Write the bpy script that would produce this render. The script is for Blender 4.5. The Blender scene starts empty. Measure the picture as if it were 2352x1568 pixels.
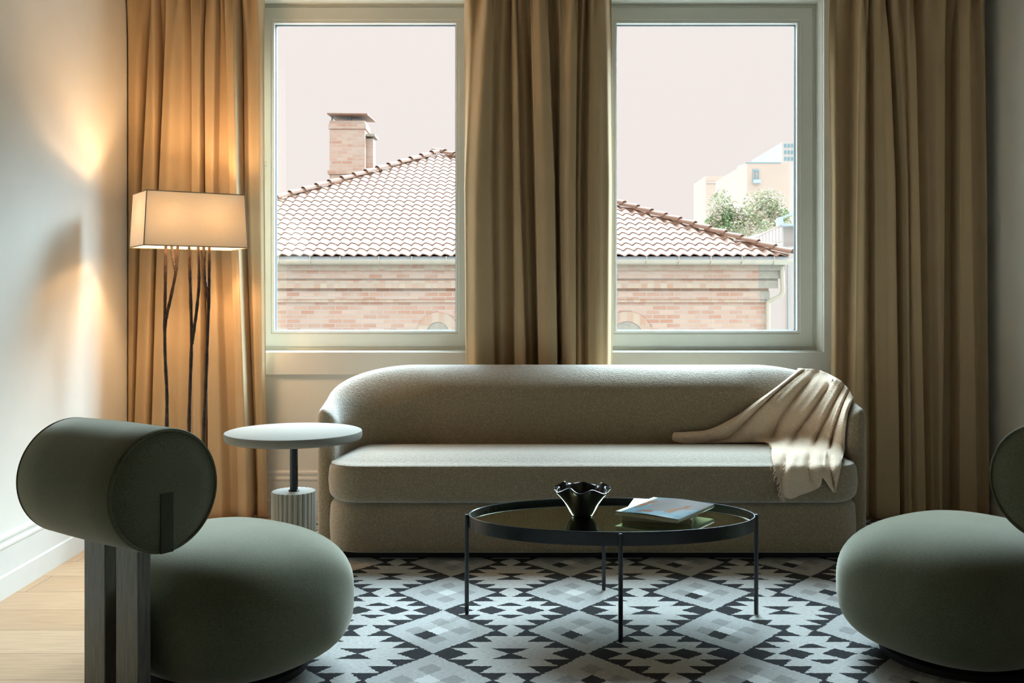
import bpy, bmesh, math, random
from mathutils import Vector, Matrix
from mathutils.bvhtree import BVHTree

random.seed(7)
PI = math.pi
SC = bpy.context.scene
COL = SC.collection

# ---------------------------------------------------------------- camera
F, HX, HY, CH = 2200.0, 1176.0, 700.0, 1.12     # focal length (px), horizon point, eye height
cam_d = bpy.data.cameras.new('camera')
cam_d.sensor_fit = 'HORIZONTAL'
cam_d.sensor_width = 36.0
cam_d.lens = 36.0 * F / 2352.0
cam_d.shift_x = 0.0
cam_d.shift_y = -(784.0 - HY) / 2352.0
cam_d.clip_start, cam_d.clip_end = 0.05, 500
cam = bpy.data.objects.new('camera', cam_d)
COL.objects.link(cam)
cam.location = (0, 0, CH)
cam.rotation_euler = (PI / 2, 0, 0)
SC.camera = cam


def P(px, py, y):
    """point at distance y behind the picture point"""
    return Vector(((px - HX) * y / F, y, CH + (HY - py) * y / F))


def PX(px, y):
    return (px - HX) * y / F


def PZ(py, y):
    return CH + (HY - py) * y / F


# ---------------------------------------------------------------- exposure
SC.view_settings.view_transform = 'Standard'
SC.view_settings.look = 'None'
SC.view_settings.exposure = 0.0
SC.view_settings.gamma = 1.0
SC.view_settings.use_curve_mapping = False


# ---------------------------------------------------------------- node maths
class E:
    """a value in a node tree, with operators"""
    def __init__(s, nt, sock):
        s.nt, s.k = nt, sock

    def op(s, kind, *args):
        n = s.nt.nodes.new('ShaderNodeMath')
        n.operation = kind
        for i, a in enumerate((s,) + args):
            if isinstance(a, E):
                s.nt.links.new(a.k, n.inputs[i])
            else:
                n.inputs[i].default_value = a
        return E(s.nt, n.outputs[0])

    def __add__(s, o): return s.op('ADD', o)
    __radd__ = __add__
    def __sub__(s, o): return s.op('SUBTRACT', o)
    def __rsub__(s, o): return (s * -1.0) + o
    def __mul__(s, o): return s.op('MULTIPLY', o)
    __rmul__ = __mul__
    def __truediv__(s, o): return s.op('DIVIDE', o)
    def __lt__(s, o): return s.op('LESS_THAN', o)
    def __gt__(s, o): return s.op('GREATER_THAN', o)
    def abs(s): return s.op('ABSOLUTE')
    def floor(s): return s.op('FLOOR')
    def fract(s): return s.op('FRACT')
    def mx(s, o): return s.op('MAXIMUM', o)
    def mn(s, o): return s.op('MINIMUM', o)
    def sin(s): return s.op('SINE')
    def pw(s, o): return s.op('POWER', o)

    def step(s, a, b):
        n = s.nt.nodes.new('ShaderNodeMapRange')
        n.interpolation_type = 'SMOOTHSTEP'
        s.nt.links.new(s.k, n.inputs[0])
        n.inputs[1].default_value, n.inputs[2].default_value = a, b
        return E(s.nt, n.outputs[0])


def rgb(c):
    return tuple(c) + (1.0,) if len(c) == 3 else tuple(c)


def mix(nt, f, a, b):
    n = nt.nodes.new('ShaderNodeMix')
    n.data_type = 'RGBA'
    for i, v in ((0, f), (6, a), (7, b)):
        if isinstance(v, E):
            nt.links.new(v.k, n.inputs[i])
        elif isinstance(v, (tuple, list)):
            n.inputs[i].default_value = rgb(v)
        elif isinstance(v, (int, float)):
            n.inputs[i].default_value = v
        else:
            nt.links.new(v, n.inputs[i])
    return n.outputs[2]


# ---------------------------------------------------------------- sky
world = bpy.data.worlds.new('overcast_sky')
SC.world = world
world.use_nodes = True
wnt = world.node_tree
wnt.nodes.clear()
SKY_HIGH = 46.0       # radiance of the bright upper sky in front of the windows
SKY_BEHIND = 3.4      # upper sky on the other side of the house
wtc = wnt.nodes.new('ShaderNodeTexCoord')
wsep = wnt.nodes.new('ShaderNodeSeparateXYZ')
wnt.links.new(wtc.outputs['Generated'], wsep.inputs[0])
wx, wy, wz = (E(wnt, wsep.outputs[i]) for i in range(3))
az = wx * 0.42 + wy * 0.82 + wz * 0.22
glow = wz.step(0.295, 0.46) * wz.step(0.985, 0.90) * az.step(0.30, 0.75)
above = wz.step(-0.05, 0.02)
c0 = mix(wnt, above, (0.30, 0.28, 0.25), (0.975, 0.89, 0.855))
behind = wy.step(0.1, -0.3) * above
c1 = mix(wnt, behind, c0, (0.94 * SKY_BEHIND, 0.97 * SKY_BEHIND, 1.0 * SKY_BEHIND))
c2 = mix(wnt, glow, c1, (0.70 * SKY_HIGH, 0.95 * SKY_HIGH, 1.10 * SKY_HIGH))
wbg = wnt.nodes.new('ShaderNodeBackground')
wout = wnt.nodes.new('ShaderNodeOutputWorld')
wnt.links.new(c2, wbg.inputs[0])
wbg.inputs[1].default_value = 1.0
wnt.links.new(wbg.outputs[0], wout.inputs[0])


# ---------------------------------------------------------------- materials
class M:
    def __init__(s, name):
        s.m = bpy.data.materials.new(name)
        s.m.use_nodes = True
        s.nt = s.m.node_tree
        s.b = s.nt.nodes['Principled BSDF']
        s.out = s.nt.nodes['Material Output']
        s._tc = None

    def n(s, kind):
        return s.nt.nodes.new(kind)

    def l(s, a, b):
        s.nt.links.new(a, b)

    def coord(s, kind='Object'):
        if s._tc is None:
            s._tc = s.n('ShaderNodeTexCoord')
        return s._tc.outputs[kind]

    def xyz(s, kind='Object'):
        n = s.n('ShaderNodeSeparateXYZ')
        s.l(s.coord(kind), n.inputs[0])
        return [E(s.nt, n.outputs[i]) for i in range(3)]

    def mapped(s, scale=(1, 1, 1), rot=(0, 0, 0), loc=(0, 0, 0)):
        n = s.n('ShaderNodeMapping')
        s.l(s.coord(), n.inputs[0])
        n.inputs['Scale'].default_value = scale
        n.inputs['Rotation'].default_value = rot
        n.inputs['Location'].default_value = loc
        return n.outputs[0]

    def noise(s, scale, detail=3, rough=0.55, vec=None, col=False):
        n = s.n('ShaderNodeTexNoise')
        n.inputs['Scale'].default_value = scale
        n.inputs['Detail'].default_value = detail
        n.inputs['Roughness'].default_value = rough
        s.l(vec if vec is not None else s.coord(), n.inputs['Vector'])
        return n.outputs[1] if col else E(s.nt, n.outputs[0])

    def ramp(s, f, stops):
        n = s.n('ShaderNodeValToRGB')
        s.l(f.k, n.inputs[0])
        el = n.color_ramp.elements
        el[0].position, el[0].color = stops[0][0], rgb(stops[0][1])
        el[1].position, el[1].color = stops[-1][0], rgb(stops[-1][1])
        for p, c in stops[1:-1]:
            e = el.new(p)
            e.color = rgb(c)
        return n.outputs[0]

    def base(s, c):
        if isinstance(c, (tuple, list)):
            s.b.inputs['Base Color'].default_value = rgb(c)
        else:
            s.l(c, s.b.inputs['Base Color'])
        return s

    def set(s, **k):
        for a, v in k.items():
            s.b.inputs[a.replace('_', ' ')].default_value = v
        return s

    def bump(s, h, strength=0.4, dist=0.01):
        n = s.n('ShaderNodeBump')
        n.inputs['Strength'].default_value = strength
        n.inputs['Distance'].default_value = dist
        s.l(h.k if isinstance(h, E) else h, n.inputs['Height'])
        s.l(n.outputs[0], s.b.inputs['Normal'])
        return s


def simple(name, c, rough=0.6, var=0.06, scale=8.0, **k):
    m = M(name)
    f = m.noise(scale, 4)
    m.base(m.ramp(f, [(0.3, [x * (1 - var) for x in c]), (0.7, [min(1, x * (1 + var)) for x in c])]))
    m.set(Roughness=rough, **k)
    return m


def fabric(name, c, grain, bump=0.5, dist=0.002, sheen=0.25, var=0.18, tint=(1, 1, 1)):
    m = M(name)
    f = m.noise(grain, 3, 0.6)
    g = m.noise(6, 2)
    col = m.ramp(f * 0.8 + g * 0.2, [(0.32, [x * (1 - var) for x in c]), (0.68, [min(1, x * (1 + var)) for x in c])])
    m.base(col)
    m.set(Roughness=0.95, Sheen_Weight=sheen, Sheen_Roughness=0.5, Specular_IOR_Level=0.1)
    m.b.inputs['Sheen Tint'].default_value = rgb(tint)
    m.bump(f, bump, dist)
    return m


mat = {}
# walls and trim
w = M('cream_plaster')
f = w.noise(3, 5)
w.base(w.ramp(f, [(0.3, (0.80, 0.775, 0.71)), (0.7, (0.84, 0.815, 0.75))])).set(Roughness=0.75)
w.bump(w.noise(60, 4), 0.08, 0.002)
mat['plaster'] = w.m
mat['trim'] = simple('white_satin_paint', (0.80, 0.79, 0.75), 0.45, 0.02).m
mat['frame'] = simple('pale_window_paint', (0.76, 0.75, 0.67), 0.4, 0.02).m
mat['gasket'] = simple('grey_rubber', (0.16, 0.20, 0.22), 0.5, 0.1).m
mat['ceiling'] = simple('darkened_ceiling', (0.42, 0.36, 0.28), 0.8, 0.03).m  # unseen ceiling, toned down to cut the light it bounces
mat['backroom'] = simple('darkened_rear_wall', (0.10, 0.065, 0.04), 0.7, 0.15, 2.0).m  # unseen rear wall, coloured dark so camera-facing fronts stay dark

# oak floor, boards running across the room
w = M('oak_boards')
bt = w.n('ShaderNodeTexBrick')
w.l(w.mapped(), bt.inputs['Vector'])
bt.offset = 0.37
bt.inputs['Scale'].default_value = 1.0
bt.inputs['Brick Width'].default_value = 1.9
bt.inputs['Row Height'].default_value = 0.22
bt.inputs['Mortar Size'].default_value = 0.0015
bt.inputs['Color1'].default_value = rgb((0.61, 0.40, 0.23))
bt.inputs['Color2'].default_value = rgb((0.72, 0.50, 0.31))
bt.inputs['Mortar'].default_value = rgb((0.25, 0.15, 0.08))
gr = w.noise(9, 6, 0.65, w.mapped((0.7, 9, 1)))
gcol = w.ramp(gr, [(0.3, (0.78, 0.74, 0.70)), (0.65, (1, 1, 1))])
mul = w.n('ShaderNodeMix')
mul.data_type, mul.blend_type = 'RGBA', 'MULTIPLY'
mul.inputs[0].default_value = 1.0
w.l(bt.outputs[0], mul.inputs[6])
w.l(gcol, mul.inputs[7])
w.base(mul.outputs[2]).set(Roughness=0.5)
w.bump(gr, 0.08, 0.003)
mat['oak'] = w.m

# fabrics
w = M('cream_boucle')
v = w.n('ShaderNodeTexVoronoi')
v.feature = 'F1'
v.inputs['Scale'].default_value = 150
nv = w.noise(40, 3, 0.6, col=True)
add = w.n('ShaderNodeMix')
add.data_type = 'RGBA'
add.inputs[0].default_value = 0.03
w.l(w.coord(), add.inputs[6])
w.l(nv, add.inputs[7])
w.l(add.outputs[2], v.inputs['Vector'])
vd = E(w.nt, v.outputs['Distance'])
nz = w.noise(150, 3, 0.6)
hgt = (1.0 - vd) * 0.55 + nz * 0.45 + w.noise(60, 2) * 0.25
w.base(w.ramp(hgt, [(0.50, (0.28, 0.205, 0.12)), (0.75, (0.355, 0.27, 0.165)), (0.92, (0.52, 0.42, 0.29))]))
w.set(Roughness=0.95, Sheen_Weight=0.9, Sheen_Roughness=0.55, Specular_IOR_Level=0.1)
w.bump(hgt, 0.55, 0.006)
mat['boucle'] = w.m
mat['curtain'] = fabric('taupe_curtain_cloth', (0.62, 0.455, 0.275), 420, 0.25, 0.001, 0.08, 0.08).m
mat['green'] = fabric('dark_green_wool', (0.108, 0.114, 0.066), 330, 0.4, 0.0018, 0.72, 0.42, (0.98, 0.93, 0.78)).m
mat['green_dark'] = fabric('slot_shade_green', (0.06, 0.063, 0.04), 330, 0.35, 0.0015, 0.2, 0.28).m  # darker copy of the wool, shade inside the slot painted in
w = M('muslin_throw')
wa = w.n('ShaderNodeTexWave')
wa.wave_type, wa.bands_direction = 'BANDS', 'DIAGONAL'
wa.inputs['Scale'].default_value = 55
wa.inputs['Distortion'].default_value = 9
wa.inputs['Detail'].default_value = 3
wa.inputs['Detail Scale'].default_value = 1.6
w.l(w.mapped((1, 0.4, 1.3)), wa.inputs['Vector'])
wf = E(w.nt, wa.outputs[1]) * 0.6 + w.noise(90, 4) * 0.5
w.base(w.ramp(wf, [(0.2, (0.80, 0.58, 0.40)), (0.8, (0.90, 0.71, 0.54))]))
w.set(Roughness=0.95, Sheen_Weight=0.6, Specular_IOR_Level=0.1)
w.b.inputs['Sheen Tint'].default_value = rgb((1.0, 0.86, 0.72))
w.bump(wf, 0.6, 0.004)
mat['muslin'] = w.m
# dark stained wood of the chairs
w = M('dark_stained_oak')
g = w.noise(14, 6, 0.7, w.mapped((14, 14, 0.7)))
w.base(w.ramp(g, [(0.3, (0.10, 0.09, 0.072)), (0.7, (0.25, 0.23, 0.185))])).set(Roughness=0.4)
w.bump(g, 0.25, 0.002)
mat['darkwood'] = w.m
mat['blackbase'] = simple('black_base', (0.012, 0.012, 0.013), 0.6, 0.2).m
mat['blackmetal'] = simple('black_powder_coat', (0.014, 0.017, 0.022), 0.27, 0.15, 60).m
mat['bowl'] = simple('black_glossy_ceramic', (0.010, 0.010, 0.012), 0.2, 0.2).m
w = M('dark_bronze_mirror_glass')
sp = w.noise(240, 2, 0.5)
spk = sp.step(0.66, 0.74)
w.base(mix(w.nt, spk, (0.46, 0.50, 0.31), (0.72, 0.70, 0.42)))
w.set(Roughness=0.04, Metallic=1.0)
mat['mirror'] = w.m
mat['stone'] = simple('cream_stone', (0.32, 0.295, 0.26), 0.9, 0.03, 5, Specular_IOR_Level=0.0).m
mat['flute'] = simple('grey_beige_stone', (0.50, 0.45, 0.36), 0.7, 0.02, 30).m
w = M('bronze_twigs')
bn = w.noise(45, 4, w and 0.6)
w.base(w.ramp(bn, [(0.35, (0.022, 0.016, 0.012)), (0.7, (0.085, 0.045, 0.022))])).set(Roughness=0.45, Metallic=0.4)
w.bump(bn, 0.4, 0.004)
mat['bronze'] = w.m
# lamp shade: cloth that lets light through
w = M('linen_shade')
w.nt.nodes.remove(w.b)
ln = w.noise(300, 3)
lc = w.ramp(ln, [(0.3, (0.80, 0.75, 0.66)), (0.7, (0.88, 0.83, 0.74))])
df, tr, mx = w.n('ShaderNodeBsdfDiffuse'), w.n('ShaderNodeBsdfTranslucent'), w.n('ShaderNodeMixShader')
w.l(lc, df.inputs[0])
w.l(lc, tr.inputs[0])
mx.inputs[0].default_value = 0.18
w.l(df.outputs[0], mx.inputs[1])
w.l(tr.outputs[0], mx.inputs[2])
w.l(mx.outputs[0], w.out.inputs[0])
mat['shade'] = w.m
mat['shadetrim'] = simple('grey_shade_binding', (0.30, 0.26, 0.20), 0.8).m
# window glass: thin clear pane
w = M('clear_pane')
w.nt.nodes.remove(w.b)
tp, gl, mx = w.n('ShaderNodeBsdfTransparent'), w.n('ShaderNodeBsdfGlossy'), w.n('ShaderNodeMixShader')
gl.inputs['Roughness'].default_value = 0.0
tp.inputs[0].default_value = (0.985, 0.99, 0.99, 1)
fr = w.n('ShaderNodeLayerWeight')
fr.inputs[0].default_value = 0.5
fac = E(w.nt, fr.outputs['Facing']).pw(5.0) * 0.6 + 0.03
w.l(fac.k, mx.inputs[0])
w.l(tp.outputs[0], mx.inputs[1])
w.l(gl.outputs[0], mx.inputs[2])
w.l(mx.outputs[0], w.out.inputs[0])
mat['glass'] = w.m
mat['paper'] = simple('paper_edges', (0.52, 0.42, 0.30), 0.8, 0.12, 60).m
mat['bookcover'] = simple('cream_book_cover', (0.66, 0.66, 0.56), 0.5, 0.03).m
mat['spine'] = simple('pale_glossy_spine', (0.45, 0.47, 0.47), 0.2, 0.03).m

# magazine cover picture: grey cloth, two bare limbs, pale blue water
w = M('magazine_cover')
x, y, z = w.xyz()
wob = (w.noise(14, 4) - 0.5)
xx, yy = x + wob * 0.07, y + (w.noise(19, 4) - 0.5) * 0.07


def seg(a, b, r):
    dx, dy = b[0] - a[0], b[1] - a[1]
    L2 = dx * dx + dy * dy
    t = (((xx - a[0]) * dx + (yy - a[1]) * dy) / L2).mx(0.0).mn(1.0)
    ex, ey = xx - (t * dx + a[0]), yy - (t * dy + a[1])
    d = (ex * ex + ey * ey).pw(0.5)
    return d < r


def blob(c, rx, ry):
    ex, ey = (xx - c[0]) / rx, (yy - c[1]) / ry
    return (ex * ex + ey * ey) < 1.0


col = w.ramp(w.noise(16, 4), [(0.35, (0.095, 0.177, 0.211)), (0.6, (0.177, 0.272, 0.306)), (0.75, (0.272, 0.286, 0.286))])
col = mix(w.nt, blob((0.03, 0.085), 0.13, 0.085), col, (0.224, 0.204, 0.194))
col = mix(w.nt, blob((0.0, 0.0), 0.062, 0.085), col, (0.204, 0.184, 0.170))
col = mix(w.nt, seg((-0.075, 0.065), (-0.095, -0.04), 0.013), col, (0.245, 0.109, 0.054))
col = mix(w.nt, seg((0.070, 0.05), (0.050, -0.075), 0.013), col, (0.245, 0.105, 0.051))
col = mix(w.nt, seg((-0.01, -0.105), (-0.045, -0.112), 0.016), col, (0.218, 0.102, 0.061))
w.base(col).set(Roughness=0.12, Specular_IOR_Level=0.3)
mat['cover'] = w.m

# kilim rug
w = M('woven_kilim')
x, y, z = w.xyz()
SX, SY = 0.49, 0.432
jx = (w.noise(110, 2) - 0.5) * 0.024 + (w.noise(6, 2) - 0.5) * 0.02
jy = (w.noise(90, 2, 0.5, w.mapped((1, 1, 1), (0, 0, 0), (5, 3, 1))) - 0.5) * 0.008
px_ = (x + jx + 0.25 + 10 * SX) / SX
py_ = (y + jy - 3.261 + 10 * SY) / SY
# light diamonds centred on whole numbers
lx = ((px_ + 0.5).fract() - 0.5).abs() * SX
lxs = ((px_ + 0.5).fract() - 0.5) * SX
lys = ((py_ + 0.5).fract() - 0.5) * SY
ly = lys.abs()
HWL, HHL = 0.188, SY / 2
light = (lx / HWL + ly / HHL) < 1.0
ci, ri = (px_ + 0.5).floor(), (py_ + 0.5).floor()
rnd = ((ci * 12.9898 + ri * 78.233).sin() * 43758.5).fract()
a5 = ((lxs / HWL + lys / HHL) + 1.0) * 2.5
b5 = ((lxs / HWL - lys / HHL) + 1.0) * 2.5
ia, ib = a5.floor(), b5.floor()
da, db = (ia - 2.0).abs(), (ib - 2.0).abs()
ring = ((da + db - 1.0).abs() < 0.1)
corner = ((da - 1.0).abs() < 0.1) * ((db - 1.0).abs() < 0.1)
centre = (da + db) < 0.1
oddc = ((ia - 1.0).abs() < 0.1) * ((ib - 2.0).abs() < 0.1) * (rnd > 0.62)
# the bands between them
cx = ((px_).fract() - 0.5).abs() * SX
cys = ((py_).fract() - 0.5) * SY
cy = cys.abs()
wid = SX / 2 - cy * (HWL / HHL)
BH = 0.050
end_d = (cy < BH) * (cx > (cy * 1.15 + 0.132))
BT = (HHL - BH) / 3.0
tt = ((cy - BH) / BT).fract()
tri = (cy > BH) * (cx > (wid - (1.0 - tt) * 0.088 - 0.010))
rnd2 = (((px_).floor() * 3.17 + (py_).floor() * 5.71).sin() * 1371.3).fract()
hour = (cy < 0.046) * (cx < (cy * 1.25 + 0.004)) * (rnd2 < 0.55)
pair = (((cx - 0.068).abs() / 0.056 + cy / 0.047) < 1.0) * (rnd2 > 0.55)
cap2 = (cy > 0.050) * (cy < 0.088) * (cx < (0.095 - cy) * 1.1) * (rnd2 > 0.55)
black = end_d.mx(tri).mx(hour).mx(pair).mx(cap2)
wool = w.noise(170, 4, 0.7, w.mapped((0.35, 1.5, 1)))
cream = w.ramp(wool, [(0.25, (0.36, 0.34, 0.31)), (0.55, (0.63, 0.60, 0.56)), (0.8, (0.72, 0.70, 0.66))])
cream2 = w.ramp(wool, [(0.25, (0.32, 0.31, 0.29)), (0.6, (0.56, 0.54, 0.51))])
grey = w.ramp(wool, [(0.25, (0.26, 0.245, 0.23)), (0.7, (0.42, 0.40, 0.375))])
blackc = w.ramp(wool, [(0.3, (0.012, 0.012, 0.014)), (0.7, (0.045, 0.043, 0.043))])
inner = mix(w.nt, corner, cream2, grey)
inner = mix(w.nt, ring, inner, cream2)
inner = mix(w.nt, centre, inner, mix(w.nt, rnd < 0.25, (0.72, 0.70, 0.66), blackc))
inner = mix(w.nt, oddc, inner, blackc)
outer = mix(w.nt, black, cream, blackc)
w.base(mix(w.nt, light, outer, inner)).set(Roughness=1.0, Specular_IOR_Level=0.05, Sheen_Weight=0.1)
w.bump(wool, 0.7, 0.006)
mat['rug'] = w.m

# outside
w = M('old_pale_brick')
bt = w.n('ShaderNodeTexBrick')
w.l(w.mapped((1, 1, 1), (PI / 2, 0, 0)), bt.inputs['Vector'])
bt.inputs['Scale'].default_value = 1.0
bt.inputs['Brick Width'].default_value = 0.245
bt.inputs['Row Height'].default_value = 0.079
bt.inputs['Mortar Size'].default_value = 0.009
bt.inputs['Bias'].default_value = -0.1
bt.inputs['Color1'].default_value = rgb((0.366, 0.200, 0.138))
bt.inputs['Color2'].default_value = rgb((0.444, 0.333, 0.261))
bt.inputs['Mortar'].default_value = rgb((0.366, 0.323, 0.277))
st = w.noise(1.7, 5, 0.6)
w.base(mix(w.nt, st.step(0.42, 0.72) * 0.7, bt.outputs[0], (0.399, 0.333, 0.277)))
w.set(Roughness=0.9)
w.bump(E(w.nt, bt.outputs[1]) * -1.0, 0.5, 0.01)
mat['brick'] = w.m
w = M('soldier_brick')
bt = w.n('ShaderNodeTexBrick')
w.l(w.mapped((1, 1, 1), (PI / 2, 0, 0)), bt.inputs['Vector'])
bt.offset = 0.0
bt.inputs['Scale'].default_value = 1.0
bt.inputs['Brick Width'].default_value = 0.115
bt.inputs['Row Height'].default_value = 0.25
bt.inputs['Mortar Size'].default_value = 0.008
bt.inputs['Color1'].default_value = rgb((0.378, 0.222, 0.150))
bt.inputs['Color2'].default_value = rgb((0.433, 0.344, 0.261))
bt.inputs['Mortar'].default_value = rgb((0.333, 0.306, 0.255))
st = w.noise(2.2, 5, 0.6)
w.base(mix(w.nt, st.step(0.40, 0.72) * 0.8, bt.outputs[0], (0.366, 0.310, 0.251)))
w.set(Roughness=0.9)
mat['soldier'] = w.m
mat['render'] = simple('grey_cement_render', (0.277, 0.261, 0.216), 0.9, 0.12, 12).m
w = M('terracotta_pantiles')
tn = w.noise(5, 3)
w.base(w.ramp(tn, [(0.3, (0.175, 0.092, 0.057)), (0.7, (0.215, 0.12, 0.077))])).set(Roughness=0.75)
mat['tile'] = w.m
mat['zinc'] = simple('pale_zinc', (0.344, 0.366, 0.378), 0.5, 0.04).m
mat['gutter'] = simple('cream_gutter_paint', (0.366, 0.333, 0.261), 0.5, 0.04).m
mat['palewall'] = simple('overexposed_render', (0.387, 0.345, 0.318), 0.9, 0.03, 0.6).m  # far walls paled, overexposure put into the colour
mat['palebrick'] = simple('overexposed_brick', (0.401, 0.318, 0.260), 0.9, 0.04, 0.6).m  # brick colour washed out to stand in for overexposure
mat['bluetrim'] = simple('blue_grey_window_paint', (0.167, 0.277, 0.310), 0.6, 0.04).m
mat['slate'] = simple('pale_slate_blue', (0.306, 0.378, 0.399), 0.6, 0.04).m
w = M('overexposed_leaves')  # leaf tones paled towards cream to imitate overexposure
tn = w.noise(2.2, 3)
w.base(w.ramp(tn, [(0.30, (0.121, 0.232, 0.088)), (0.46, (0.288, 0.310, 0.177)), (0.62, (0.444, 0.378, 0.306))])).set(Roughness=0.7)
mat['leaf'] = w.m
mat['bark'] = simple('grey_bark', (0.450, 0.360, 0.270), 0.9).m
mat['ground'] = simple('courtyard_paving', (0.306, 0.277, 0.251), 0.9).m


# ---------------------------------------------------------------- mesh helpers
def link(o, parent=None):
    COL.objects.link(o)
    if parent is not None:
        o.parent = parent
    return o


def from_bm(name, bm, m, parent=None, smooth=True, angle=40, recalc=True):
    if recalc:
        bmesh.ops.recalc_face_normals(bm, faces=bm.faces)
    me = bpy.data.meshes.new(name)
    bm.to_mesh(me)
    bm.free()
    me.materials.append(mat[m] if isinstance(m, str) else m)
    if smooth:
        me.polygons.foreach_set('use_smooth', [True] * len(me.polygons))
        me.set_sharp_from_angle(angle=math.radians(angle))
    return link(bpy.data.objects.new(name, me), parent)


def empty(name, loc=(0, 0, 0), rz=0.0):
    o = bpy.data.objects.new(name, None)
    o.location = loc
    o.rotation_euler = (0, 0, rz)
    o.empty_display_size = 0.1
    return link(o)


def tag(o, label, cat, group=None, kind=None):
    o['label'], o['category'] = label, cat
    if group:
        o['group'] = group
    if kind:
        o['kind'] = kind
    return o


def structure(o):
    o['kind'] = 'structure'
    return o


def box(bm, x0, x1, y0, y1, z0, z1, bev=0.0, seg=2):
    vs = [bm.verts.new((x, y, z)) for z in (z0, z1) for y in (y0, y1) for x in (x0, x1)]
    fs = [(0, 2, 3, 1), (4, 5, 7, 6), (0, 1, 5, 4), (2, 6, 7, 3), (0, 4, 6, 2), (1, 3, 7, 5)]
    faces = [bm.faces.new([vs[i] for i in f]) for f in fs]
    if bev > 0:
        es = list({e for f in faces for e in f.edges})
        bmesh.ops.bevel(bm, geom=es, offset=bev, segments=seg, affect='EDGES', profile=0.5)


def grid(bm, rows, closed_u=False, closed_v=False):
    vs = [[bm.verts.new(p) for p in r] for r in rows]
    nv, nu = len(vs), len(vs[0])
    for j in range(nv if closed_v else nv - 1):
        for i in range(nu if closed_u else nu - 1):
            q = [vs[j][i], vs[j][(i + 1) % nu], vs[(j + 1) % nv][(i + 1) % nu], vs[(j + 1) % nv][i]]
            if len(set(q)) == 4:
                bm.faces.new(q)
    return vs


def fill(bm, loop):
    bm.faces.new(loop)


def lathe(bm, prof, n=48, cx=0, cy=0, cap=True, sx=1.0, sy=1.0):
    rows = [[(cx + r * sx * math.cos(2 * PI * i / n), cy + r * sy * math.sin(2 * PI * i / n), z) for i in range(n)] for r, z in prof]
    vs = grid(bm, rows, closed_u=True)
    if cap:
        fill(bm, vs[0])
        fill(bm, vs[-1])
    return vs


def tube(bm, pts, rad, n=10, cap=True):
    pts = [Vector(p) for p in pts]
    rows = []
    for i, p in enumerate(pts):
        t = (pts[min(i + 1, len(pts) - 1)] - pts[max(i - 1, 0)]).normalized()
        up = Vector((0, 0, 1)) if abs(t.z) < 0.9 else Vector((0, 1, 0))
        a = t.cross(up).normalized()
        b = t.cross(a).normalized()
        r = rad[i] if isinstance(rad, (list, tuple)) else rad
        rows.append([p + a * (r * math.cos(2 * PI * k / n)) + b * (r * math.sin(2 * PI * k / n)) for k in range(n)])
    vs = grid(bm, rows, closed_u=True)
    if cap:
        fill(bm, vs[0])
        fill(bm, vs[-1])


def catmull(pts, t):
    """smooth value at t in [0, 1] through a list of vectors or numbers"""
    n = len(pts) - 1
    s = min(max(t, 0), 1) * n
    i = min(int(s), n - 1)
    u = s - i
    p0, p1, p2, p3 = pts[max(i - 1, 0)], pts[i], pts[i + 1], pts[min(i + 2, n)]
    return 0.5 * ((2 * p1) + (p2 - p0) * u + (2 * p0 - 5 * p1 + 4 * p2 - p3) * u * u + (3 * p1 - p0 - 3 * p2 + p3) * u ** 3)


def smooth_path(pts, n):
    v = [Vector(p) for p in pts]
    return [catmull(v, i / (n - 1)) for i in range(n)]


def round_rect(x0, x1, y0, y1, r, k=10):
    out = []
    for cx, cy, a0 in ((x1 - r, y1 - r, 0), (x0 + r, y1 - r, 90), (x0 + r, y0 + r, 180), (x1 - r, y0 + r, 270)):
        for i in range(k + 1):
            a = math.radians(a0 + 90 * i / k)
            out.append((cx + r * math.cos(a), cy + r * math.sin(a), math.cos(a), math.sin(a)))
    return out


def extrude_profile(bm, prof, a, b, side):
    """profile (offset, z) swept from a to b (xy), offset along side"""
    rows = []
    for p in (a, b):
        rows.append([(p[0] + side[0] * d, p[1] + side[1] * d, z) for d, z in prof])
    vs = grid(bm, rows, closed_u=True)
    fill(bm, vs[0])
    fill(bm, vs[1])


def solidify(o, t, off=0.0):
    m = o.modifiers.new('thickness', 'SOLIDIFY')
    m.thickness, m.offset = t, off
    return o


# ================================================================ room shell
WY = 5.10                      # face of the window wall
X_R = 2.52                     # right wall
Y_B = -1.6                     # wall behind the camera
Z_C = 2.92                     # ceiling


def XL(y):                     # left wall (not quite square to the window wall)
    return -1.958 - 0.0326 * (y - 3.618)


bm = bmesh.new()
box(bm, XL(5.4) - 0.3, X_R + 0.2, Y_B - 0.2, 5.35, -0.08, 0.0)
structure(from_bm('floor', bm, 'oak', smooth=False))
bm = bmesh.new()
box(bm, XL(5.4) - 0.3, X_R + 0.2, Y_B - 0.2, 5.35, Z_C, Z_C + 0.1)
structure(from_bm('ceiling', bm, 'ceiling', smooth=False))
bm = bmesh.new()
y0, y1 = Y_B - 0.2, 5.35
vs = [bm.verts.new(p) for p in [(XL(y0), y0, 0), (XL(y1), y1, 0), (XL(y1) - 0.15, y1, 0), (XL(y0) - 0.15, y0, 0)]]
vt = [bm.verts.new((v.co.x, v.co.y, Z_C)) for v in vs]
for i in range(4):
    bm.faces.new((vs[i], vs[(i + 1) % 4], vt[(i + 1) % 4], vt[i]))
bm.faces.new(vs)
bm.faces.new(vt)
structure(from_bm('wall_left', bm, 'plaster', smooth=False))
bm = bmesh.new()
box(bm, X_R, X_R + 0.15, Y_B - 0.2, 5.35, 0, Z_C)
structure(from_bm('wall_right', bm, 'plaster', smooth=False))
bm = bmesh.new()
box(bm, XL(Y_B) + 0.0, X_R, Y_B - 0.15, Y_B, 0, Z_C)
structure(from_bm('wall_rear', bm, 'backroom', smooth=False))

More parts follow.
